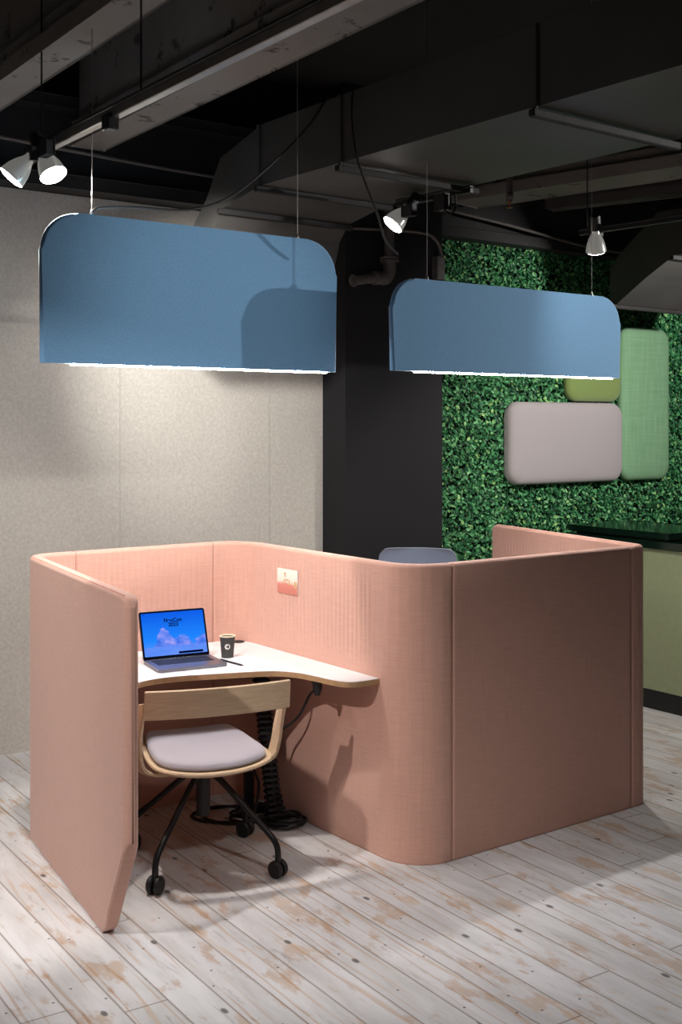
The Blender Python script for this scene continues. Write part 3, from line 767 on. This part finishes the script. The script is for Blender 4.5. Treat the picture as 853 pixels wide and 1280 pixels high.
# ================================================================ OAK CHAIR
def chair_caster(name, par, p, r=.034):
    cst = BM(); 
    for sx in (-1, 1): lathe(cst, [(.001, sx*.006), (r*.9, sx*.006), (r, sx*.010), (r, sx*.022), (r*.85, sx*.027), (.001, sx*.027)], 20, Matrix.Translation(p+Vector((0, 0, r))) @ Matrix.Rotation(random.random()*3, 4, 'Z') @ Matrix.Rotation(PI/2, 4, 'X') if sx == -9 else Matrix.Translation(p+Vector((0, 0, r))) @ Matrix.Rotation(p.x*9, 4, 'Z') @ Matrix.Rotation(PI/2, 4, 'X'))
    c = obj('caster', cst, M['matteblack'], par)
    return c
chy = math.atan2(.37, .93)
chr_ = thing('swivel_chair', 'oak swivel chair with grey seat cushion on black four-star base at the desk', 'chair', (-.562, 4.77, 0), chy)
def sweep_strip(path, wdir, w, th):      # flat strip along a path
    bm = BM(); rows = []
    for i, p in enumerate(path):
        d = (path[min(i+1, len(path)-1)]-path[max(i-1, 0)]).normalized(); wd_ = Vector(wdir(i/(len(path)-1))).normalized(); nn = d.cross(wd_).normalized()
        ww = w(i/(len(path)-1)) if callable(w) else w
        rows.append([bm.verts.new(p+wd_*a*ww/2+nn*b*th/2) for a, b in ((-1, -1), (1, -1), (1, 1), (-1, 1))])
    for a, b in zip(rows, rows[1:]):
        for k in range(4): bm.faces.new((a[k], a[(k+1) % 4], b[(k+1) % 4], b[k]))
    bm.faces.new(rows[0][::-1]); bm.faces.new(rows[-1])
    bmesh.ops.recalc_face_normals(bm, faces=bm.faces)
    return bm
# seat outline (local x right, y away from viewer)
def seat_ol(k=1.0, nb=.0):
    pts = [(-.225, -.10), (-.20, -.19), (-.11, -.235), (0, -.245), (.11, -.235), (.20, -.19), (.225, -.10), (.215, .06), (.19, .22), (.15, .27), (0, .285), (-.15, .27), (-.19, .22), (-.215, .06)]
    return [(p.x*k, p.y*k) for p in spline([Vector((x, y, 0)) for x, y in pts], 4, True)]
def sheet(outline, zf, layers):    # stack of scaled outlines: (scale, dz)
    bm = BM(); rows = []
    for s_, dz in layers:
        rows.append([bm.verts.new((x*s_, .02+(y-.02)*s_, zf(x*s_, y*s_)+dz)) for x, y in outline])
    n = len(outline)
    for a, b in zip(rows, rows[1:]):
        for k in range(n): bm.faces.new((a[k], a[(k+1) % n], b[(k+1) % n], b[k]))
    bm.faces.new(rows[0][::-1]); bm.faces.new(rows[-1]); return bm
zf = lambda x, y: .435+.05*max(0, y)+.35*x*x
obj('seat_shell', sheet(seat_ol(1.10), zf, [(.3, -.028), (.6, -.026), (.88, -.018), (.98, -.007), (1, 0), (.99, .006), (.9, .007)]), M['oak'], chr_)
obj('seat_cushion', sheet(seat_ol(1.0), zf, [(.94, .006), (.99, .012), (1, .02), (.985, .03), (.95, .037), (.88, .042), (.7, .046), (.4, .047), (.1, .047)]), M['cush_seat'], chr_)
for sx in (-1, 1):
    path = spline([Vector((sx*a_-.012, b_, c_)) for a_, b_, c_ in ((.13, -.06, .402), (.205, -.09, .408), (.262, -.11, .438), (.281, -.125, .50), (.285, -.15, .58), (.285, -.19, .66), (.284, -.212, .722))], 5)
    bm = sweep_strip(path, lambda t_: (0, 1, -.25), lambda t_: .13-.05*t_, .014)
    bmesh.ops.bevel(bm, geom=[e for e in bm.edges], offset=.003, segments=1, affect='EDGES')
    obj('side_arm', bm, M['oak'], chr_)
path = []
for k in range(25):
    u = -1+2*k/24; path.append(Vector((-.006+.29*u, -.285+.035*abs(u)**2.2, .722)))
bm = sweep_strip(path, lambda t_: (0, -.10, 1), .112, .014)
bmesh.ops.bevel(bm, geom=[e for e in bm.edges if e.calc_length() < .2 and abs((e.verts[0].co-e.verts[1].co).normalized().z) < .3], offset=.003, segments=1, affect='EDGES')
obj('backrest', bm, M['oak'], chr_)
bm = BM(); lathe(bm, [(.001, .41), (.07, .41), (.07, .398), (.03, .385), (.028, .20), (.02, .195), (.001, .195)], 20); obj('gas_column', bm, M['pipe'] if False else M['matteblack'], chr_)
for k in range(4):
    a = math.radians(-25+90*k)-chy; ux, uy = math.cos(a), math.sin(a)
    pth = spline([Vector((ux*r, uy*r, z)) for r, z in ((.02, .385), (.10, .335), (.22, .235), (.30, .17), (.333, .135), (.345, .10), (.345, .055))], 4)
    bm = BM(); tube(bm, pth, .0125, 10); lg = obj('leg', bm, M['blacksteel'], chr_)
    chair_caster('caster', lg, Vector((ux*.345, uy*.345, 0)))

# ================================================================ FAR TASK CHAIR
tc_p = Vector((.435, 6.62, 0)); fy = ROT+.35
tch = thing('swivel_chair', 'blue grey upholstered chair behind the booth, only its back top showing', 'chair', tc_p, -.15)
pts_ = []
bm = BM(); rows = []
for i in range(25):
    v_ = 1-(1-i/24)**1.8; z = .50+.585*v_; w = .215+.015*math.sin(v_*PI)
    cr = .05
    if z > 1.085-cr: w -= cr-math.sqrt(max(0, cr*cr-(z-(1.085-cr))**2))
    row = []
    for k in range(13):
        u = -1+2*k/12; row.append((u*w, .0+.05*v_-.05*u*u, z))
    rows.append(row)
fr_ = [[bm.verts.new((x, y-.02, z)) for x, y, z in r_] for r_ in rows]; bk = [[bm.verts.new((x, y+.02, z)) for x, y, z in r_] for r_ in rows]
for g_ in (fr_, bk):
    for a, b in zip(g_, g_[1:]):
        for k in range(12): bm.faces.new((a[k], a[k+1], b[k+1], b[k]))
for a, b in ((fr_[0], bk[0]), (fr_[-1], bk[-1])):
    for k in range(12): bm.faces.new((a[k], a[k+1], b[k+1], b[k]))
for k_ in (0, -1):
    for i in range(24): bm.faces.new((fr_[i][k_], fr_[i+1][k_], bk[i+1][k_], bk[i][k_]))
obj('backrest', bm, M['chair_blue'], tch)
obj('seat_cushion', sheet([(x, y-.24) for x, y in seat_ol(1.0)], lambda x, y: .44, [(.9, -.02), (1, 0), (1, .03), (.9, .045), (.4, .05)]), M['chair_blue'], tch)
bm = BM(); tube(bm, spline([Vector((0, -.15, .41)), Vector((0, .02, .41)), Vector((0, .05, .5)), Vector((0, .055, .62))], 4), .018, 8); obj('back_support', bm, M['blacksteel'], tch)
bm = BM(); lathe(bm, [(.001, .43), (.08, .43), (.08, .41), (.028, .40), (.028, .12), (.001, .12)], 16, Matrix.Translation((0, -.2, 0))); obj('gas_column', bm, M['matteblack'], tch)
for k in range(5):
    a = 2*PI*k/5; ux, uy = math.cos(a), math.sin(a)
    bm = BM(); tube(bm, [Vector((ux*.02, -.2+uy*.02, .13)), Vector((ux*.28, -.2+uy*.28, .085)), Vector((ux*.30, -.2+uy*.30, .06))], [.02, .013, .01], 8); lg = obj('leg', bm, M['blacksteel'], tch)
    chair_caster('caster', lg, Vector((ux*.30, -.2+uy*.30, 0)), .028)

# ================================================================ CABLES UNDER DESK
bm = BM(); pl = W(397, 854, .70); pl.z = .69
lathe(bm, [(.001, -.04), (.012, -.04), (.014, -.026), (.02, -.015), (.02, .012), (.026, .014), (.026, .0265)], 16, Matrix.Translation(pl))
so = tag(obj('desk_socket', bm, M['matteblack']), 'black power socket under the desk edge', 'socket')
cb = [pl+Vector((0, 0, -.02)), Pn(388, 868, 2.955), Pn(375, 893, 2.93), Pn(362, 906, 2.90), Pn(345, 916, 2.86), Pn(330, 935, 2.82), Pn(318, 960, 2.80)]
base = W(345, 1028, 0)
cb += [Vector((base.x-.08, base.y+.05, .15)), Vector((base.x-.1, base.y, .02))]
bm = BM(); tube(bm, spline(cb, 6), .006, 8); tag(obj('power_cable', bm, M['matteblack']), 'black power cable curving down from the socket under the desk', 'cable')
# cable spine (chain of rings)
sp = thing('cable_spine', 'thick black cable chain standing on the floor under the desk', 'cable duct', base)
top = Vector((base.x-.075, base.y+.07, .70))
bm = BM(); NS = 26
lathe(bm, [(.001, 0), (.075, 0), (.075, .008), (.06, .02), (.001, .02)], 24, Matrix.Translation(base)); wobj('foot', bm, M['matteblack'], sp)
for i in range(NS):
    v_ = i/(NS-1); c = base.lerp(top, v_**.8); c.z = .035+(.64-.0)*v_; w = .036 if v_ > .15 else .05-.09*v_
    bm = BM(); box(bm, -w, w, -.024, .024, -.0095, .0095, .006, 1, frame(c, .5+.25*math.sin(i*.7))); wobj('link', bm, M['matteblack'], sp)
bm = BM(); tube(bm, spline([base+Vector((0, 0, .02)), base.lerp(top, .5)+Vector((0, 0, 0)), Vector((top.x, top.y, .70))], 4), .012, 8); wobj('core', bm, M['matteblack'], sp)
# coils on the floor
random.seed(3)
for ci, (px, py, r0, lab) in enumerate(((290, 1018, .17, 'flat black cable loop on the floor beneath the chair seat'), (318, 1022, .11, 'coiled black cable on the floor beside the cable chain foot'), (358, 1030, .09, 'bunched black cable coil on the floor right of the cable chain'))):
    c = W(px, py, .008); pts = []
    for k in range(36 if ci else 22):
        a = k*.55+ci; rr_ = r0*(1-.006*k)*(1+.12*math.sin(k*1.3+ci))
        pts.append(c+Vector((rr_*math.cos(a), rr_*.75*math.sin(a), .0+.0012*k*(ci > 0)+.0*ci)))
    bm = BM(); tube(bm, spline(pts, 3), .0065, 7); tag(obj('floor_cable', bm, M['matteblack']), lab, 'cable', 'cable coils on the floor under the desk')
q_ = W(311, 1010, 0)
bm = BM(); box(bm, -.022, .022, -.018, .018, .0, .17, .005, 1, frame(q_+Vector((0, 0, .0)), .4))
ad = tag(obj('power_adapter', bm, M['matteblack']), 'black power adapter standing upright behind the chair base', 'adapter')

# ================================================================ WALL CUSHIONS
def cushion(label, name, x0, x1, y0, y1, mat, depth, base=.03):
    n0, n1 = on_m(x0, WM+depth), on_m(x1, WM+depth); c = Pm((x0+x1)/2, (y0+y1)/2, WM+depth)
    p0 = Pm(x0, y0, WM+depth); p1 = Pm(x0, y1, WM+depth)
    pa, pb = Pm(x1, y0, WM+depth), Pm(x1, y1, WM+depth)
    h = ((p0.z-p1.z)+(pa.z-pb.z))/2; w = n1-n0; zc = (p0.z+p1.z+pa.z+pb.z)/4; nc = (n0+n1)/2
    bm = BM(); rows = []
    R0 = .11
    for ins, y in ((.03, .0), (.004, .01), (0, .03), (.0, .045), (.006, .062), (.02, .078), (.045, .088), (.09, .095), (.18, .099)):
        ol = rrect(w-2*ins, h-2*ins, max(.02, R0-ins*.8), 8); rows.append([bm.verts.new((x, -base-y*(depth-base)/.1, z)) for x, z in ol])
    n = len(rows[0])
    for a, b in zip(rows, rows[1:]):
        for k in range(n): bm.faces.new((a[k], a[(k+1) % n], b[(k+1) % n], b[k]))
    bm.faces.new(rows[0][::-1]); bm.faces.new(rows[-1])
    o = obj(name, bm, mat); o.location = NM(nc, WM, zc); o.rotation_euler = (0, 0, ROT)
    return tag(o, label, 'wall cushion', 'padded panels on the leaf wall')
cushion('wide mauve grey padded panel on the leaf wall', 'wall_cushion', 641, 783, 503, 604, M['cush_grey'], .15, .05)
cushion('tall mint green padded panel upright on the leaf wall', 'wall_cushion', 781.5, 841, 409.5, 600, M['cush_mint'], .14, .05)
cushion('olive green padded panel on the leaf wall, half hidden by the smaller lamp', 'wall_cushion', 713, 780.5, 395, 502, M['cush_lime'], .13, .05)

# ================================================================ COUNTER
fA = W(853, 896, 0); fB = W(810, 885, 0)
dirc = Vector((-.58, .8146, 0)); perp = Vector((.8146, .58, 0))
back_ = fA+dirc*.99
ctr = thing('counter', 'sage green counter with dark green glass top at the right edge', 'counter', fA)
fc = Matrix(((dirc.x, perp.x, 0, fA.x), (dirc.y, perp.y, 0, fA.y), (0, 0, 1, 0), (0, 0, 0, 1)))
def cbox(name, s0, s1, t0, t1, z0, z1, mat, bev=.002):
    bm = BM(); box(bm, s0, s1, t0, t1, z0, z1, bev, 1, fc); return wobj(name, bm, mat, ctr)
cbox('kickboard', -1.2, .91, .012, .62, 0, .125, M['kick'])
cbox('counter_body', -1.25, .93, 0, .64, .125, 1.012, M['counter'])
cbox('glass_top', -1.28, .95, -.015, .66, 1.012, 1.056, M['glass_green'])
cbox('glass_shelf', .12, .96, .02, .62, 1.070, 1.108, M['glass_green'])
cbox('shelf_spacer', .16, .92, .06, .58, 1.056, 1.070, M['kick'])

# ================================================================ ROOM LIGHTS (off frame showroom spots, plus added fill lights without a fixture)
def spot(name, loc, target, e, size, blend=.4, r=.05, col=(1, .97, .94)):
    ld = bpy.data.lights.new(name, 'SPOT'); ld.energy = e; ld.spot_size = math.radians(size); ld.spot_blend = blend; ld.shadow_soft_size = r; ld.color = col
    o = bpy.data.objects.new(name, ld); C.objects.link(o); loc = Vector(loc)
    o.matrix_world = dirmat(loc, -(Vector(target)-loc)); return o
spot('showroom_spot_front_left', (-2.0, 2.2, 2.97), (-.4, 4.85, .35), 260, 50, .6, .03)
spot('showroom_spot_far_right', (5.4, 6.28, 2.92), (0, 5.0, 2.5), 750, 32, .5, .03)
spot('added_fill_lamp_left', (1.5, 1.5, 3.0), (-.5, 4.8, 2.25), 190, 24, 1, .05)  # added frontal fill to brighten the larger blue lamp, no real fixture
spot('added_fill_lamp_right', (2.9, 2.5, 3.0), (.8, 5.4, 2.25), 130, 24, 1, .05)  # added frontal fill for the smaller blue lamp, no real fixture
spot('showroom_spot_floor', (.9, 1.9, 3.2), (.35, 2.7, 0), 140, 88, .8, .12)
spot('added_fill_wall', (-1.0, 5.85, 3.02), Pm(200, 600, WM), 32, 95, 1, .05, (1, .96, .93))  # added wide fill on the felt wall, bare light with no fixture
spot('added_wall_pool_light', (-.75, 5.15, 2.85), Pm(288, 490, WM), 190, 66, 1, .05, (1, .98, .94))  # added bare light that makes the bright pool on the felt
spot('added_fill_left_floor', (-2.7, 4.0, 3.0), (-1.9, 5.2, 0), 90, 80, .8, .05, (1, .98, .95))  # added fill to lift the floor left of the booth
spot('showroom_spot_leaves', (3.1, 7.0, 2.85), (2.2, 9.2, 1.9), 210, 115, .8, .05)
spot('added_fill_counter', (1.2, 4.9, 3.0), (2.0, 7.4, .6), 90, 70, .8, .05)  # added fill for the counter front, no lamp stands here
w = bpy.data.worlds.new('room ambience'); S.world = w; w.use_nodes = True
w.node_tree.nodes['Background'].inputs[0].default_value = (1, .97, .95, 1); w.node_tree.nodes['Background'].inputs[1].default_value = .045
